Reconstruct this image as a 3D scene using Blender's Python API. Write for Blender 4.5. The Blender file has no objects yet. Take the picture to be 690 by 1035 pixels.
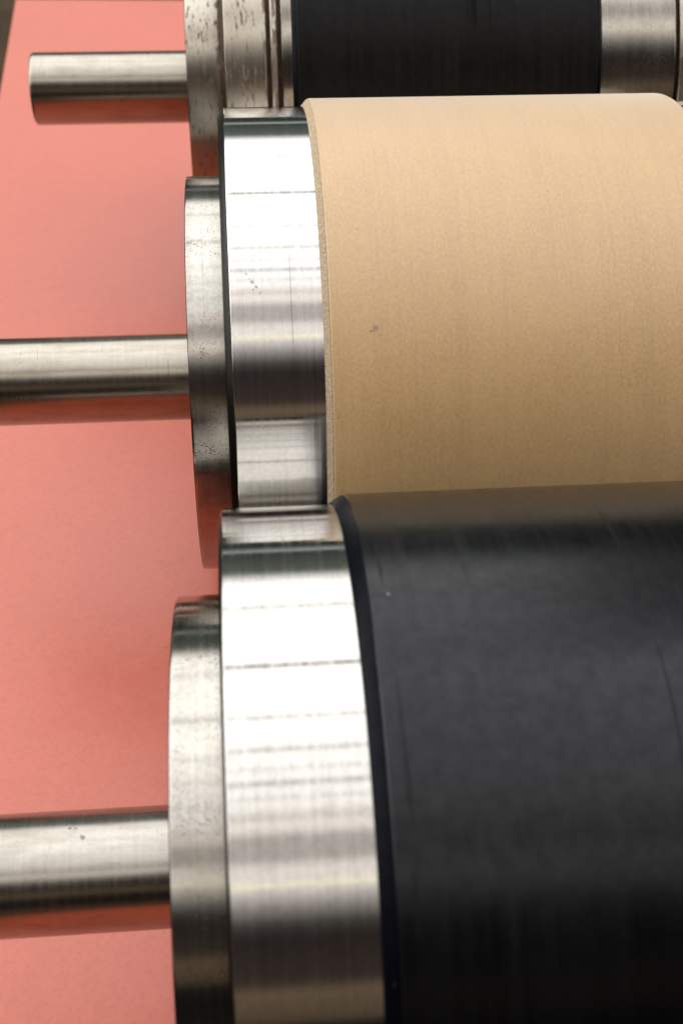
import bpy, bmesh, math, random
from mathutils import Vector, Matrix

S = 0.02                    # one shaft radius in metres
scene = bpy.context.scene
COL = scene.collection
PI = math.pi

# ------------------------------------------------------------------ nodes
class NT:
    def __init__(self, name):
        self.m = bpy.data.materials.new(name)
        self.m.use_nodes = True
        self.t = self.m.node_tree
        self.b = self.t.nodes['Principled BSDF']
    def n(self, kind, **kw):
        nd = self.t.nodes.new(kind)
        for k, v in kw.items():
            setattr(nd, k, v)
        return nd
    def link(self, a, b):
        self.t.links.new(a, b)
    def math(self, op, a, b=None, clamp=False):
        nd = self.n('ShaderNodeMath', operation=op, use_clamp=clamp)
        for i, v in enumerate((a, b)):
            if v is None: continue
            if isinstance(v, (int, float)): nd.inputs[i].default_value = v
            else: self.link(v, nd.inputs[i])
        return nd.outputs[0]
    def ramp(self, fac, stops, interp='LINEAR'):
        nd = self.n('ShaderNodeValToRGB')
        nd.color_ramp.interpolation = interp
        e = nd.color_ramp.elements
        while len(e) > 1: e.remove(e[-1])
        for i, (p, c) in enumerate(stops):
            if not isinstance(c, (tuple, list)): c = (c, c, c)
            el = e[0] if i == 0 else e.new(p)
            el.position = p
            el.color = (*c[:3], 1)
        self.link(fac, nd.inputs[0])
        return nd.outputs[0]
    def noise(self, vec, scale, detail=3, rough=.55, dim='3D'):
        nd = self.n('ShaderNodeTexNoise', noise_dimensions=dim)
        nd.inputs['Scale'].default_value = scale
        nd.inputs['Detail'].default_value = detail
        nd.inputs['Roughness'].default_value = rough
        self.link(vec, nd.inputs['Vector'])
        return nd.outputs[0]
    def mix(self, fac, a, b, mode='MIX'):
        nd = self.n('ShaderNodeMix', data_type='RGBA', blend_type=mode)
        for s, v in ((nd.inputs[0], fac), (nd.inputs[6], a), (nd.inputs[7], b)):
            if isinstance(v, (int, float)): s.default_value = v
            elif isinstance(v, (tuple, list)): s.default_value = (*v[:3], 1)
            else: self.link(v, s)
        return nd.outputs[2]
    def obj(self):
        return self.n('ShaderNodeTexCoord').outputs['Object']
    def wrap(self, sx=1.0, st=1.0, sr=0.0, seed=0.0):
        """cylinder coordinates in shaft radii: (x*sx, cos*st, sin*st) + seed"""
        sep = self.n('ShaderNodeSeparateXYZ')
        self.link(self.obj(), sep.inputs[0])
        rnd = self.n('ShaderNodeObjectInfo').outputs['Location']
        x, y, z = sep.outputs
        r = self.math('SQRT', self.math('ADD', self.math('MULTIPLY', y, y), self.math('MULTIPLY', z, z)))
        r = self.math('MAXIMUM', r, 1e-5)
        cy = self.math('DIVIDE', y, r)
        cz = self.math('DIVIDE', z, r)
        cmb = self.n('ShaderNodeCombineXYZ')
        self.link(self.math('ADD', self.math('MULTIPLY', x, sx / S), seed), cmb.inputs[0])
        self.link(self.math('MULTIPLY', cy, st), cmb.inputs[1])
        self.link(self.math('MULTIPLY', cz, st), cmb.inputs[2])
        # different rollers get a different stretch of the pattern
        vm = self.n('ShaderNodeVectorMath', operation='ADD')
        vs = self.n('ShaderNodeVectorMath', operation='SCALE')
        self.link(rnd, vs.inputs[0]); vs.inputs['Scale'].default_value = 31.7
        self.link(cmb.outputs[0], vm.inputs[0]); self.link(vs.outputs[0], vm.inputs[1])
        return vm.outputs[0]
    def bump(self, h, strength, dist, normal=None):
        nd = self.n('ShaderNodeBump')
        nd.inputs['Strength'].default_value = strength
        nd.inputs['Distance'].default_value = dist
        self.link(h, nd.inputs['Height'])
        if normal is not None: self.link(normal, nd.inputs['Normal'])
        return nd.outputs[0]
    def spots(self, lst):
        # single marks at known places (shaft radii), ragged by noise
        o = self.obj(); tot = 0.0
        wob = self.noise(o, 900, 3, .7)
        for p, r, soft in lst:
            vm = self.n('ShaderNodeVectorMath', operation='DISTANCE')
            self.link(o, vm.inputs[0]); vm.inputs[1].default_value = [q * S for q in p]
            d = self.math('ADD', self.math('DIVIDE', vm.outputs['Value'], r * S), self.math('MULTIPLY', self.math('SUBTRACT', wob, .5), 2.2))
            tot = self.math('MAXIMUM', tot, self.ramp(self.math('MULTIPLY', d, .5), [(max(.5 - soft, 0), 1), (.5, 0)]))
        return tot
    def set(self, **kw):
        for k, v in kw.items():
            s = self.b.inputs[k]
            if isinstance(v, (int, float)): s.default_value = v
            elif isinstance(v, (tuple, list)): s.default_value = (*v[:3], 1)
            else: self.link(v, s)

def steel(name, base, rough, rvar, specks=0.0, rust=0.0, stain=0.0, aniso=.8, seed=0.0, streak=.25, bmp=.05, marks=None):
    m = NT(name)
    # turning marks: very fine lines running round the cylinder
    lines = m.noise(m.wrap(60, 0.35, seed=seed), 1.0, 2, .6)
    lines2 = m.noise(m.wrap(13, 0.5, seed=seed + 5), 1.0, 3, .65)
    col = m.mix(m.ramp(lines2, [(.3, 0), (.7, 1)]), tuple(c * (1 - streak) for c in base), base)
    # blotchy handling marks and dull patches
    grain = m.noise(m.wrap(11, 50, seed=seed + 61), 1.0, 5, .75)
    col = m.mix(m.ramp(grain, [(.36, streak * 1.6), (.56, 0)]), col, tuple(c * .45 for c in base))
    blot = m.noise(m.wrap(.9, 3.0, seed=seed + 9), 1.0, 5, .6)
    blot2 = m.noise(m.wrap(2.6, 1.6, seed=seed + 14), 1.0, 4, .6)
    if stain:
        col = m.mix(m.math('MULTIPLY', m.ramp(blot, [(.46, 0), (.68, 1)]), stain), col,
                    tuple(c * .55 * k for c, k in zip(base, (1.0, .93, .82))))
    r = m.math('ADD', m.math('MULTIPLY', m.math('SUBTRACT', lines2, .5), rvar * 2.2), rough)
    r = m.math('ADD', r, m.math('MULTIPLY', m.math('SUBTRACT', blot2, .5), rvar))
    # small pits, gathered in patches, and a few hairlines running round
    vor = m.n('ShaderNodeTexVoronoi', feature='F1')
    vor.inputs['Scale'].default_value = 1.0
    m.link(m.wrap(24, 88, seed=seed + 3), vor.inputs['Vector'])
    gate = m.noise(m.wrap(1.1, 5, seed=seed + 21), 1.0, 6, .75)
    if specks:
        spot = m.math('MULTIPLY', m.ramp(vor.outputs['Distance'], [(.18, 1), (.40, 0)]),
                      m.ramp(gate, [(.66 - .20 * specks, 0), (.74 - .10 * specks, .85)]))
        col = m.mix(spot, col, (.07, .06, .05))
        r = m.math('ADD', r, m.math('MULTIPLY', spot, .35))
        hair = m.noise(m.wrap(28, .8, seed=seed + 41), 1.0, 1, .5)
        hg = m.noise(m.wrap(2, 2.2, seed=seed + 44), 1.0, 2, .5)
        hm = m.math('MULTIPLY', m.ramp(hair, [(.70, 0), (.76, .5)]), m.ramp(hg, [(.48, 0), (.58, 1)]))
        col = m.mix(hm, col, tuple(c * .35 for c in base))
    if marks:
        col = m.mix(m.math('MULTIPLY', m.spots(marks), .8), col, (.10, .09, .08))
    met = 1.0
    if rust:
        rv = m.noise(m.wrap(13, 15, seed=seed + 33), 1.0, 5, .72)
        rg = m.noise(m.wrap(2.2, 4, seed=seed + 37), 1.0, 3, .6)
        sx = m.n('ShaderNodeSeparateXYZ'); m.link(m.obj(), sx.inputs[0])
        edge = 0.0
        for pos, wid in ((-.24, .11), (1.0, .12), (1.24, .10)):       # rust creeps out of the grooves
            dd = m.math('ABSOLUTE', m.math('SUBTRACT', sx.outputs[0], pos * S))
            edge = m.math('ADD', edge, m.math('SUBTRACT', 1.0, m.math('DIVIDE', dd, wid * S), True), True)
        lim = m.math('ADD', rv, m.math('ADD', m.math('MULTIPLY', edge, .15), m.math('MULTIPLY', m.math('SUBTRACT', rg, .5), .25)))
        rm = m.ramp(lim, [(.565, 0), (.615, 1)])
        rm = m.math('MULTIPLY', rm, rust)
        col = m.mix(m.math('MULTIPLY', rm, .85), col, (.13, .075, .045))
        r = m.math('ADD', r, m.math('MULTIPLY', rm, .5))
        met = m.math('SUBTRACT', 1.0, m.math('MULTIPLY', rm, .8))
    tan = m.n('ShaderNodeTangent', direction_type='RADIAL', axis='X')
    m.link(tan.outputs[0], m.b.inputs['Tangent'])
    nrm = m.bump(lines, bmp, .0003)
    m.set(**{'Base Color': col, 'Roughness': m.math('MAXIMUM', r, .04), 'Metallic': met,
             'Anisotropic': aniso, 'Anisotropic Rotation': .25, 'Normal': nrm})
    return m.m

def mat_kraft():
    m = NT('kraft_paper')
    fib = m.noise(m.wrap(23, 80), 1.0, 4, .75)
    lines = m.noise(m.wrap(8, .45, seed=2), 1.0, 5, .75)
    cloud = m.noise(m.wrap(.55, 3.2, seed=4), 1.0, 4, .6)
    base = m.mix(m.ramp(cloud, [(.3, 0), (.72, 1)]), (.365, .203, .065), (.425, .252, .090))
    base = m.mix(m.ramp(fib, [(.36, .0), (.64, .75)]), base, (.48, .318, .145))
    base = m.mix(m.math('MULTIPLY', m.ramp(lines, [(.35, 1), (.52, 0)]), .17), base, (.27, .16, .065))
    base = m.mix(m.math('MULTIPLY', m.ramp(lines, [(.66, 0), (.74, 1)]), .20), base, (.52, .38, .23))
    vor = m.n('ShaderNodeTexVoronoi', feature='F1'); vor.inputs['Scale'].default_value = 1.0
    m.link(m.wrap(3.6, 25, seed=6), vor.inputs['Vector'])
    gate = m.noise(m.wrap(4.3, 29, seed=8), 1.0, 1, .5)
    sp = m.math('MULTIPLY', m.ramp(vor.outputs['Distance'], [(.05, 1), (.10, 0)]), m.ramp(gate, [(.60, 0), (.66, .75)]))
    base = m.mix(sp, base, (.16, .095, .05))
    base = m.mix(m.math('MULTIPLY', m.spots([((2.532, -4.013, 4.594), .085, .35), ((2.46, -4.05, 4.56), .04, .3)]), .75), base, (.13, .085, .05))
    m.set(**{'Base Color': base, 'Roughness': .43, 'Specular IOR Level': 1.0, 'Sheen Weight': .62, 'Sheen Roughness': .5,
             'Normal': m.bump(fib, .28, .0005, m.bump(lines, .10, .0003))})
    return m.m

def mat_kraft_edge():
    m = NT('cut_board_edge')
    g = m.noise(m.wrap(30, 190), 1.0, 3, .75)
    base = m.mix(m.ramp(g, [(.33, 0), (.66, 1)]), (.20, .14, .085), (.46, .355, .235))
    m.set(**{'Base Color': base, 'Roughness': .85, 'Normal': m.bump(g, .5, .0006)})
    return m.m

def mat_rubber(name, base, rough, spec=.5, marks=None):
    m = NT(name)
    lines = m.noise(m.wrap(6, .5), 1.0, 5, .7)
    cloud = m.noise(m.wrap(.6, 4, seed=3), 1.0, 5, .65)
    grain = m.noise(m.wrap(40, 200, seed=5), 1.0, 2, .6)
    col = m.mix(m.ramp(lines, [(.35, 0), (.7, 1)]), tuple(c * .6 for c in base), tuple(c * 1.35 for c in base))
    vor = m.n('ShaderNodeTexVoronoi', feature='F1'); vor.inputs['Scale'].default_value = 1.0
    m.link(m.wrap(2.0, 15, seed=6), vor.inputs['Vector'])
    gate = m.noise(m.wrap(3.1, 17, seed=8), 1.0, 1, .5)
    sp = m.math('MULTIPLY', m.ramp(vor.outputs['Distance'], [(.04, 1), (.075, 0)]), m.ramp(gate, [(.62, 0), (.66, .5)]))
    col = m.mix(sp, col, (.03, .03, .032))
    # rubbed lines running part of the way round
    ln = m.noise(m.wrap(5.5, .6, seed=71), 1.0, 1, .5); lg = m.noise(m.wrap(.8, 1.4, seed=75), 1.0, 3, .6)
    rub = m.math('MULTIPLY', m.ramp(ln, [(.655, 0), (.70, 1)]), m.ramp(lg, [(.46, 0), (.60, 1)]))
    if marks: col = m.mix(m.spots(marks), col, (.14, .145, .15))
    mot = m.noise(m.wrap(4, 26, seed=63), 1.0, 5, .7)
    r = m.math('ADD', m.math('MULTIPLY', m.math('SUBTRACT', cloud, .5), .18), rough)
    spec = m.math('MULTIPLY', m.ramp(mot, [(.30, .80), (.70, 1.18)]), spec)
    r = m.math('ADD', m.math('MULTIPLY', m.math('SUBTRACT', lines, .5), .22), r)
    r = m.math('ADD', r, m.math('MULTIPLY', rub, .22))
    m.set(**{'Specular Tint': (.92, .94, 1.0)})
    m.set(**{'Base Color': col, 'Roughness': r, 'Specular IOR Level': m.math('MULTIPLY', spec, m.math('SUBTRACT', 1.0, m.math('MULTIPLY', rub, .45))),
             'Normal': m.bump(grain, .08, .0002)})
    return m.m

def mat_red():
    m = NT('red_paint')
    o = m.obj()
    cl = m.noise(o, 14, 5, .6)
    fine = m.noise(o, 420, 3, .7)
    mid = m.noise(o, 110, 4, .65)
    col = m.mix(m.ramp(cl, [(.3, 0), (.72, 1)]), (.43, .074, .034), (.465, .085, .041))
    col = m.mix(m.ramp(mid, [(.35, 0), (.75, .45)]), col, (.48, .105, .060))
    col = m.mix(m.ramp(fine, [(.34, .36), (.52, 0)]), col, (.32, .046, .025))
    vor = m.n('ShaderNodeTexVoronoi', feature='F1'); vor.inputs['Scale'].default_value = 62
    m.link(o, vor.inputs['Vector'])
    gate = m.noise(o, 75, 1, .5)
    sp = m.math('MULTIPLY', m.ramp(vor.outputs['Distance'], [(.045, 1), (.075, 0)]), m.ramp(gate, [(.63, 0), (.67, .8)]))
    col = m.mix(sp, col, (.10, .03, .02))
    m.set(**{'Base Color': col, 'Roughness': m.math('ADD', m.math('MULTIPLY', mid, .10), .34),
             'Specular IOR Level': .80, 'Normal': m.bump(fine, .10, .0004)})
    return m.m

def mat_floor():
    m = NT('dark_floor')
    o = m.obj()
    a = m.noise(o, 9, 6, .65); f = m.noise(o, 160, 4, .7)
    col = m.mix(m.ramp(a, [(.3, 0), (.7, 1)]), (.022, .014, .008), (.06, .04, .024))
    col = m.mix(m.ramp(f, [(.62, 0), (.75, .6)]), col, (.13, .10, .075))
    m.set(**{'Base Color': col, 'Roughness': .8, 'Specular IOR Level': .08, 'Normal': m.bump(f, .3, .001)})
    return m.m

M = dict(
    bearer=steel('ground_steel', (.55, .533, .503), .12, .11, specks=.25, streak=.17, aniso=.97),
    scuffed=steel('scuffed_ground_steel', (.585, .572, .552), .115, .11, specks=.3, streak=.11, aniso=.97, seed=17,
                  marks=[((.29, -3.114, 5.055), .045, .4), ((.185, -2.977, 5.137), .026, .4), ((.36, -3.2, 5.0), .042, .4), ((.30, -3.24, 4.97), .03, .4), ((.24, -3.06, 5.08), .028, .4), ((.43, -3.3, 4.94), .024, .4)]),
    collar=steel('turned_steel', (.47, .448, .41), .17, .09, specks=.9, stain=.4, streak=.22, aniso=.75, seed=50),
    shaft=steel('worn_shaft_steel', (.39, .36, .31), .24, .05, specks=.55, stain=.45, streak=.10, aniso=.3, seed=90, bmp=.02),
    pitted_shaft=steel('pitted_shaft_steel', (.39, .367, .33), .24, .06, specks=.7, stain=.5, streak=.12, aniso=.3, seed=98, bmp=.02,
                       marks=[((-2.835, .084, .996), .055, .2), ((-3.05, .28, .96), .035, .2), ((-2.95, .27, .963), .03, .2)]),
    rusty=steel('rust_flecked_steel', (.56, .52, .45), .30, .08, specks=.5, rust=1.0, stain=.3, streak=.12, aniso=.7, seed=130),
    groove=steel('rusted_groove', (.06, .042, .03), .5, .1, specks=.5, rust=.35, stain=.8, streak=.4, aniso=.3, seed=170),
    kraft=mat_kraft(), kraft_edge=mat_kraft_edge(),
    rubber=mat_rubber('black_rubber', (.0013, .0015, .0019), .235, .31, [((1.902, .803, 6.047), .026, .25)]),
    rubber_edge=mat_rubber('black_rubber_cut', (.0007, .0010, .0026), .34, .055),
    dark_end=steel('dark_end_steel', (.028, .026, .024), .36, .08, specks=.3, stain=.5, aniso=.3, seed=210),  # much darker steel for end faces and chamfers of rings and collars
    rubber_far=mat_rubber('dull_black_rubber', (.004, .0037, .0032), .40, .16),
    red=mat_red(), floor=mat_floor(),
)

# ------------------------------------------------------------------ meshes
def lathe(name, profile, mat, parent, seg=320, closed=False, face=None):
    """profile: (x, r) in shaft radii along the roller axis X"""
    bm = bmesh.new()
    rings = []
    for x, r in profile:
        if r < 1e-6:
            rings.append([bm.verts.new((x * S, 0, 0))])
        else:
            rings.append([bm.verts.new((x * S, r * S * math.cos(2 * PI * k / seg), r * S * math.sin(2 * PI * k / seg))) for k in range(seg)])
    prs = list(zip(rings[:-1], rings[1:]))
    if closed: prs.append((rings[-1], rings[0]))
    for a, b in prs:
        for k in range(seg):
            k2 = (k + 1) % seg
            if len(a) == 1: bm.faces.new((a[0], b[k], b[k2]))
            elif len(b) == 1: bm.faces.new((a[k], b[0], a[k2]))
            else: bm.faces.new((a[k], b[k], b[k2], a[k2]))
    bmesh.ops.recalc_face_normals(bm, faces=bm.faces)
    for f in bm.faces: f.smooth = True
    for e in bm.edges:
        if len(e.link_faces) == 2 and e.calc_face_angle(0) > math.radians(28): e.smooth = False
    me = bpy.data.meshes.new(name); bm.to_mesh(me); bm.free()
    me.materials.append(mat)
    if face:
        me.materials.append(face)
        for p in me.polygons:
            if abs(p.normal.x) > .45: p.material_index = 1
    o = bpy.data.objects.new(name, me); COL.objects.link(o); o.parent = parent
    return o

def rnd(x0, r0, x1, r1, c=.03, n=3, cap0=True, cap1=True, c0=None, cone=None):
    """solid of revolution from x0 to x1 with softly rounded corners"""
    c0 = c if c0 is None else c0
    if cone:                              # flat chamfer (along x, along r) instead of a rounding
        p = [(x0, 0), (x0, r0 - cone[1] - .03), (x0, r0 - cone[1]), (x0 + cone[0] - .004, r0 - .004), (x0 + cone[0] + .004, r0), (x0 + cone[0] + .02, r0), (x1 - c - .012, r1)]
        for i in range(n + 1):
            a = PI / 2 * i / n
            p.append((x1 - c * (1 - math.sin(a)), r1 - c * (1 - math.cos(a))))
        return p + [(x1, r1 - c - .03), (x1, 0)]
    p = []
    if cap0: p += [(x0, 0), (x0, r0 - c0 - .03)]
    for i in range(n + 1):
        a = PI / 2 * i / n
        p.append((x0 + c0 * (1 - math.cos(a)), r0 - c0 * (1 - math.sin(a))))
    p += [(x0 + c0 + .012, r0), (x1 - c - .012, r1)]
    for i in range(n + 1):
        a = PI / 2 * i / n
        p.append((x1 - c * (1 - math.sin(a)), r1 - c * (1 - math.cos(a))))
    if cap1: p += [(x1, r1 - c - .03), (x1, 0)]
    return p

def thing(name, label, cat, loc, group=None):
    o = bpy.data.objects.new(name, None); COL.objects.link(o)
    o.location = loc; o['label'] = label; o['category'] = cat
    if group: o['group'] = group
    o.empty_display_size = .02
    return o

FL, BR, SL = 4.495, 5.937, 6.10        # collar, bearer ring and sleeve radii

def sleeve(root, x0, x1, main, edge, ch, name):
    # tube with a bevelled rim at each end; the rim is a sub-part
    s = lathe(name, [(x0 + ch, SL - .20), (x0 + ch, SL - .012), (x0 + ch + .012, SL - .002), (x0 + ch + .04, SL),
                     (x1 - ch - .04, SL), (x1 - ch - .012, SL - .002), (x1 - ch, SL - .012), (x1 - ch, SL - .20)], main, root, closed=True)
    for a, b in ((x0, x0 + ch), (x1, x1 - ch)):
        d = 1 if b > a else -1
        lathe('bevelled_rim', [(a, SL - .22), (a, BR + .035), (a + d * .02, BR + .05), (b - d * .03, SL - .02), (b + d * .001, SL - .016), (b + d * .001, SL - .22)], edge, s, closed=True)
    return s

def roller(label, y, x_sl, x_slr, xb, xf, tip, shaft_r, sl_main, sl_edge, ch, sl_name, grooved=False, bch=.1, ring='bearer', axle='shaft'):
    root = thing('printing_roller', label, 'roller', (0, y * S, 0), 'steel rollers lying side by side on the red board')
    xbr = x_slr + (x_sl - xb)            # mirrored right side
    xfr = xbr + (xb - xf)
    # left stub shaft
    lathe('shaft', rnd(tip, shaft_r, xf + .2, shaft_r, .08, 3, cap1=True), M[axle], root, 160)
    if not grooved:
        lathe('collar', rnd(xf, FL, xb + .012, FL, .035, 3), M['collar'], root, face=M['dark_end'])
        lathe('bearer_ring', rnd(xb, BR, x_sl + .6, BR, .02, 2, cone=(bch, bch * 1.1)), M[ring], root, face=M['dark_end'])
        lathe('bearer_ring', rnd(x_slr - .6, BR, xbr, BR, .16, 3), M['bearer'], root, face=M['dark_end'])
        lathe('collar', rnd(xbr - .012, FL, xfr, FL, .035, 3), M['collar'], root, face=M['dark_end'])
    else:
        lathe('collar', rnd(xf, FL, -.19, FL, .035, 3), M['rusty'], root, face=M['groove'])
        b = lathe('bearer_ring', rnd(-.215, BR, 1.0, BR, .02, 2, cone=(.15, .2)), M['rusty'], root, face=M['groove'])
        lathe('groove', rnd(.9, BR - .07, 1.5, BR - .07, .01, 2), M['groove'], b)
        lathe('bearer_ring', rnd(1.115, BR, 1.275, BR, .02, 2), M['rusty'], root, face=M['groove'])
        lathe('bearer_ring', rnd(1.40, BR, x_sl + .5, BR, .02, 2), M['collar'], root, face=M['groove'])
        b = lathe('bearer_ring', rnd(x_slr - .6, BR, 11.77, BR, .02, 2), M['collar'], root, face=M['groove'])
        lathe('groove', rnd(11.6, BR - .10, 12.0, BR - .10, .01, 2), M['groove'], b)
        lathe('bearer_ring', rnd(11.885, BR, 12.25, BR, .03, 2), M['rusty'], root, face=M['groove'])
        lathe('collar', rnd(12.2, FL, 13.1, FL, .035, 3), M['rusty'], root, face=M['groove'])
        xfr = 13.1
    lathe('shaft', rnd(xfr - .2, shaft_r, xfr + (xf - tip), shaft_r, .08, 3), M['shaft'], root, 160)
    sleeve(root, x_sl, x_slr, sl_main, sl_edge, ch, sl_name)
    return root

roller('nearest steel roller, wide glossy black rubber sleeve, lying in front of the brown paper roller', 0,
       1.43, 9.62, -.43, -1.21, -5.9, 1.0, M['rubber'], M['rubber_edge'], .20, 'rubber_sleeve', bch=.05, axle='pitted_shaft')
roller('middle steel roller wrapped in a brown kraft paper sleeve between two black sleeved rollers', 12.245,
       1.58, 9.60, -.26, -1.02, -5.9, 1.0, M['kraft'], M['kraft_edge'], .13, 'paper_sleeve', bch=.125, ring='scuffed')
roller('rearmost steel roller with rust flecked grooved rings and a dull black rubber sleeve', 25.346,
       1.66, 9.78, -.20, -1.11, -5.80, 1.035, M['rubber_far'], M['rubber_edge'], .13, 'rubber_sleeve', grooved=True)

# red painted board the rollers lie on (left and back edges are in view)
ZB = -6.115
def slab(name, pts, z0, z1, mat, bev=.04):
    bm = bmesh.new()
    lo = [bm.verts.new((x * S, y * S, z0 * S)) for x, y in pts]
    hi = [bm.verts.new((x * S, y * S, z1 * S)) for x, y in pts]
    n = len(pts)
    bm.faces.new(hi); bm.faces.new(lo[::-1])
    for i in range(n): bm.faces.new((lo[i], lo[(i + 1) % n], hi[(i + 1) % n], hi[i]))
    bmesh.ops.recalc_face_normals(bm, faces=bm.faces)
    if bev: bmesh.ops.bevel(bm, geom=bm.edges[:], offset=bev * S, segments=2, affect='EDGES', profile=.5)
    me = bpy.data.meshes.new(name); bm.to_mesh(me); bm.free(); me.materials.append(mat)
    o = bpy.data.objects.new(name, me); COL.objects.link(o)
    return o
bd = slab('red_board', [(-8.0, -34), (26, -34), (26, 42.8), (-9.02, 43.95)], ZB - .6, ZB, M['red'])
bd['label'] = 'flat salmon red painted board lying under all three rollers'; bd['category'] = 'board'
fl = slab('floor', [(-900, -900), (900, -900), (900, 900), (-900, 900)], ZB - 2.6, ZB - .61, M['floor'], 0)
fl['kind'] = 'structure'; fl['label'] = 'dark brown floor beyond the red board'

# ------------------------------------------------------------------ world: a lit workshop ceiling, dark walls
w = bpy.data.worlds.new('World'); scene.world = w; w.use_nodes = True
t = w.node_tree; t.nodes.clear()
W = NT.__new__(NT); W.t = t
out = t.nodes.new('ShaderNodeOutputWorld'); bg = t.nodes.new('ShaderNodeBackground')
t.links.new(bg.outputs[0], out.inputs[0])
sep = t.nodes.new('ShaderNodeSeparateXYZ')
t.links.new(t.nodes.new('ShaderNodeTexCoord').outputs['Generated'], sep.inputs[0])
dx, dy, dz = sep.outputs
ang = W.math('ARCTAN2', dz, W.math('MULTIPLY', dy, -1))      # 0 front, 90 up, 180 back
f = W.math('ADD', W.math('DIVIDE', ang, 2 * PI), .25)        # -90 deg -> 0, 90 -> .5, 180 -> .75
def D(a): return (a + 90) / 360
Wh = (1.0, .99, .975); dk = (.02, .018, .016)
def g(v, c=Wh): return tuple(v * k for k in c)
pk = (1.0, .93, .89)
stops = [(D(-90), (.006, .005, .004)), (D(17), (.009, .008, .008)), (D(20), (.08, .058, .038)),
         (D(27), (.12, .085, .055)), (D(30), (.035, .026, .022)), (D(42), (.022, .017, .016)), (D(46), g(.05, pk)), (D(50), g(.24, pk)), (D(53), g(.50, pk)),
         (D(55.8), g(.80, pk)), (D(56.1), (1.12, 1.09, .68)), (D(56.4), g(.86, pk)), (D(61), g(.82, pk)), (D(63.5), g(.44, pk)), (D(69), g(.46, pk)),
         (D(71.5), g(.90, pk)), (D(75), g(.98, pk)), (D(79), g(1.1)), (D(98), g(1.35)), (D(110), g(1.6)), (D(136), g(1.6)), (D(148), g(1.55)),
         (D(154), g(1.4)), (D(159.5), (.10, .115, .10)), (D(170.8), (.035, .042, .037)), (D(172), g(.55, (.85, 1, .95))), (D(173.2), (.03, .035, .03)),
         (D(200), (.012, .010, .008))]
# joints and beams between the ceiling panels: (elevation, half width, brightness left)
beams = [(75.2, .9, .05), (80.0, .35, .62), (84.2, .8, .36), (88.5, .4, .7), (94, .8, .40), (99, .4, .6), (104, .5, .5), (112, .5, .5), (120.8, 1.2, .05), (130, .6, .5), (143, 1.2, .30)]
bst = [(0.0, 1.0)]
for q, hw, v in beams[:7] + beams[7:]:
    bst += [(D(q - hw), 1.0), (D(q), v), (D(q + hw), 1.0)]
assert len(stops) <= 32
c = W.ramp(f, stops)
for part in (bst[:16], [(0.0, 1.0)] + bst[16:]):
    c = W.mix(1.0, c, W.ramp(f, part), 'MULTIPLY')
# the ceiling lights stop short on the right; extra brightness is added on the left to lift the board
def mr(v, a, b, to0, to1):
    nd = t.nodes.new('ShaderNodeMapRange'); nd.interpolation_type = 'SMOOTHSTEP'
    t.links.new(v, nd.inputs[0])
    for i, k in enumerate((a, b, to0, to1)): nd.inputs[i + 1].default_value = k
    return nd.outputs[0]
rt = W.math('SUBTRACT', 1.0, W.math('MULTIPLY', mr(dx, .13, .34, 0, .9), mr(f, D(108), D(135), 0, 1)))
lf = W.math('ADD', 1.0, W.math('MULTIPLY', mr(dx, -.75, -.35, 1.0, 0), mr(f, D(5), D(40), 0, 1)))
t.links.new(c, bg.inputs[0])
t.links.new(W.math('MULTIPLY', W.math('MULTIPLY', rt, lf), 1.8), bg.inputs[1])

# ------------------------------------------------------------------ camera
FPX, H, Wd = 1269.9, 1035.0, 690.0
X = Vector((0.996321260534604, 0.04047685606348433, 0.07553522310785618))
Y = Vector((-0.0806962920378829, 0.7398143120384528, 0.6679542590285711))
Z = Vector((0.02884535071851886, 0.6715924417578617, -0.7403590601293665))
# rows of R: world axes in camera coords (x right, y up, z forward)
right = Vector((X[0], Y[0], Z[0])); up = Vector((X[1], Y[1], Z[1])); fwd = Vector((X[2], Y[2], Z[2]))
cam = bpy.data.cameras.new('camera'); co = bpy.data.objects.new('camera', cam); COL.objects.link(co)
R = Matrix((right, up, -fwd)).transposed()
co.matrix_world = Matrix.Translation(Vector((0, -9.8876, 19.6149)) * S) @ R.to_4x4()
cam.sensor_fit = 'VERTICAL'; cam.sensor_height = 36; cam.lens = 36 * FPX / H
cam.clip_start = .01; cam.clip_end = 200
cam.dof.use_dof = True; cam.dof.focus_distance = 25.0 * S; cam.dof.aperture_fstop = 13
scene.camera = co
scene.cycles.glossy_bounces = 8
vs = scene.view_settings
vs.view_transform = 'Standard'; vs.look = 'None'; vs.exposure = 0; vs.gamma = 1
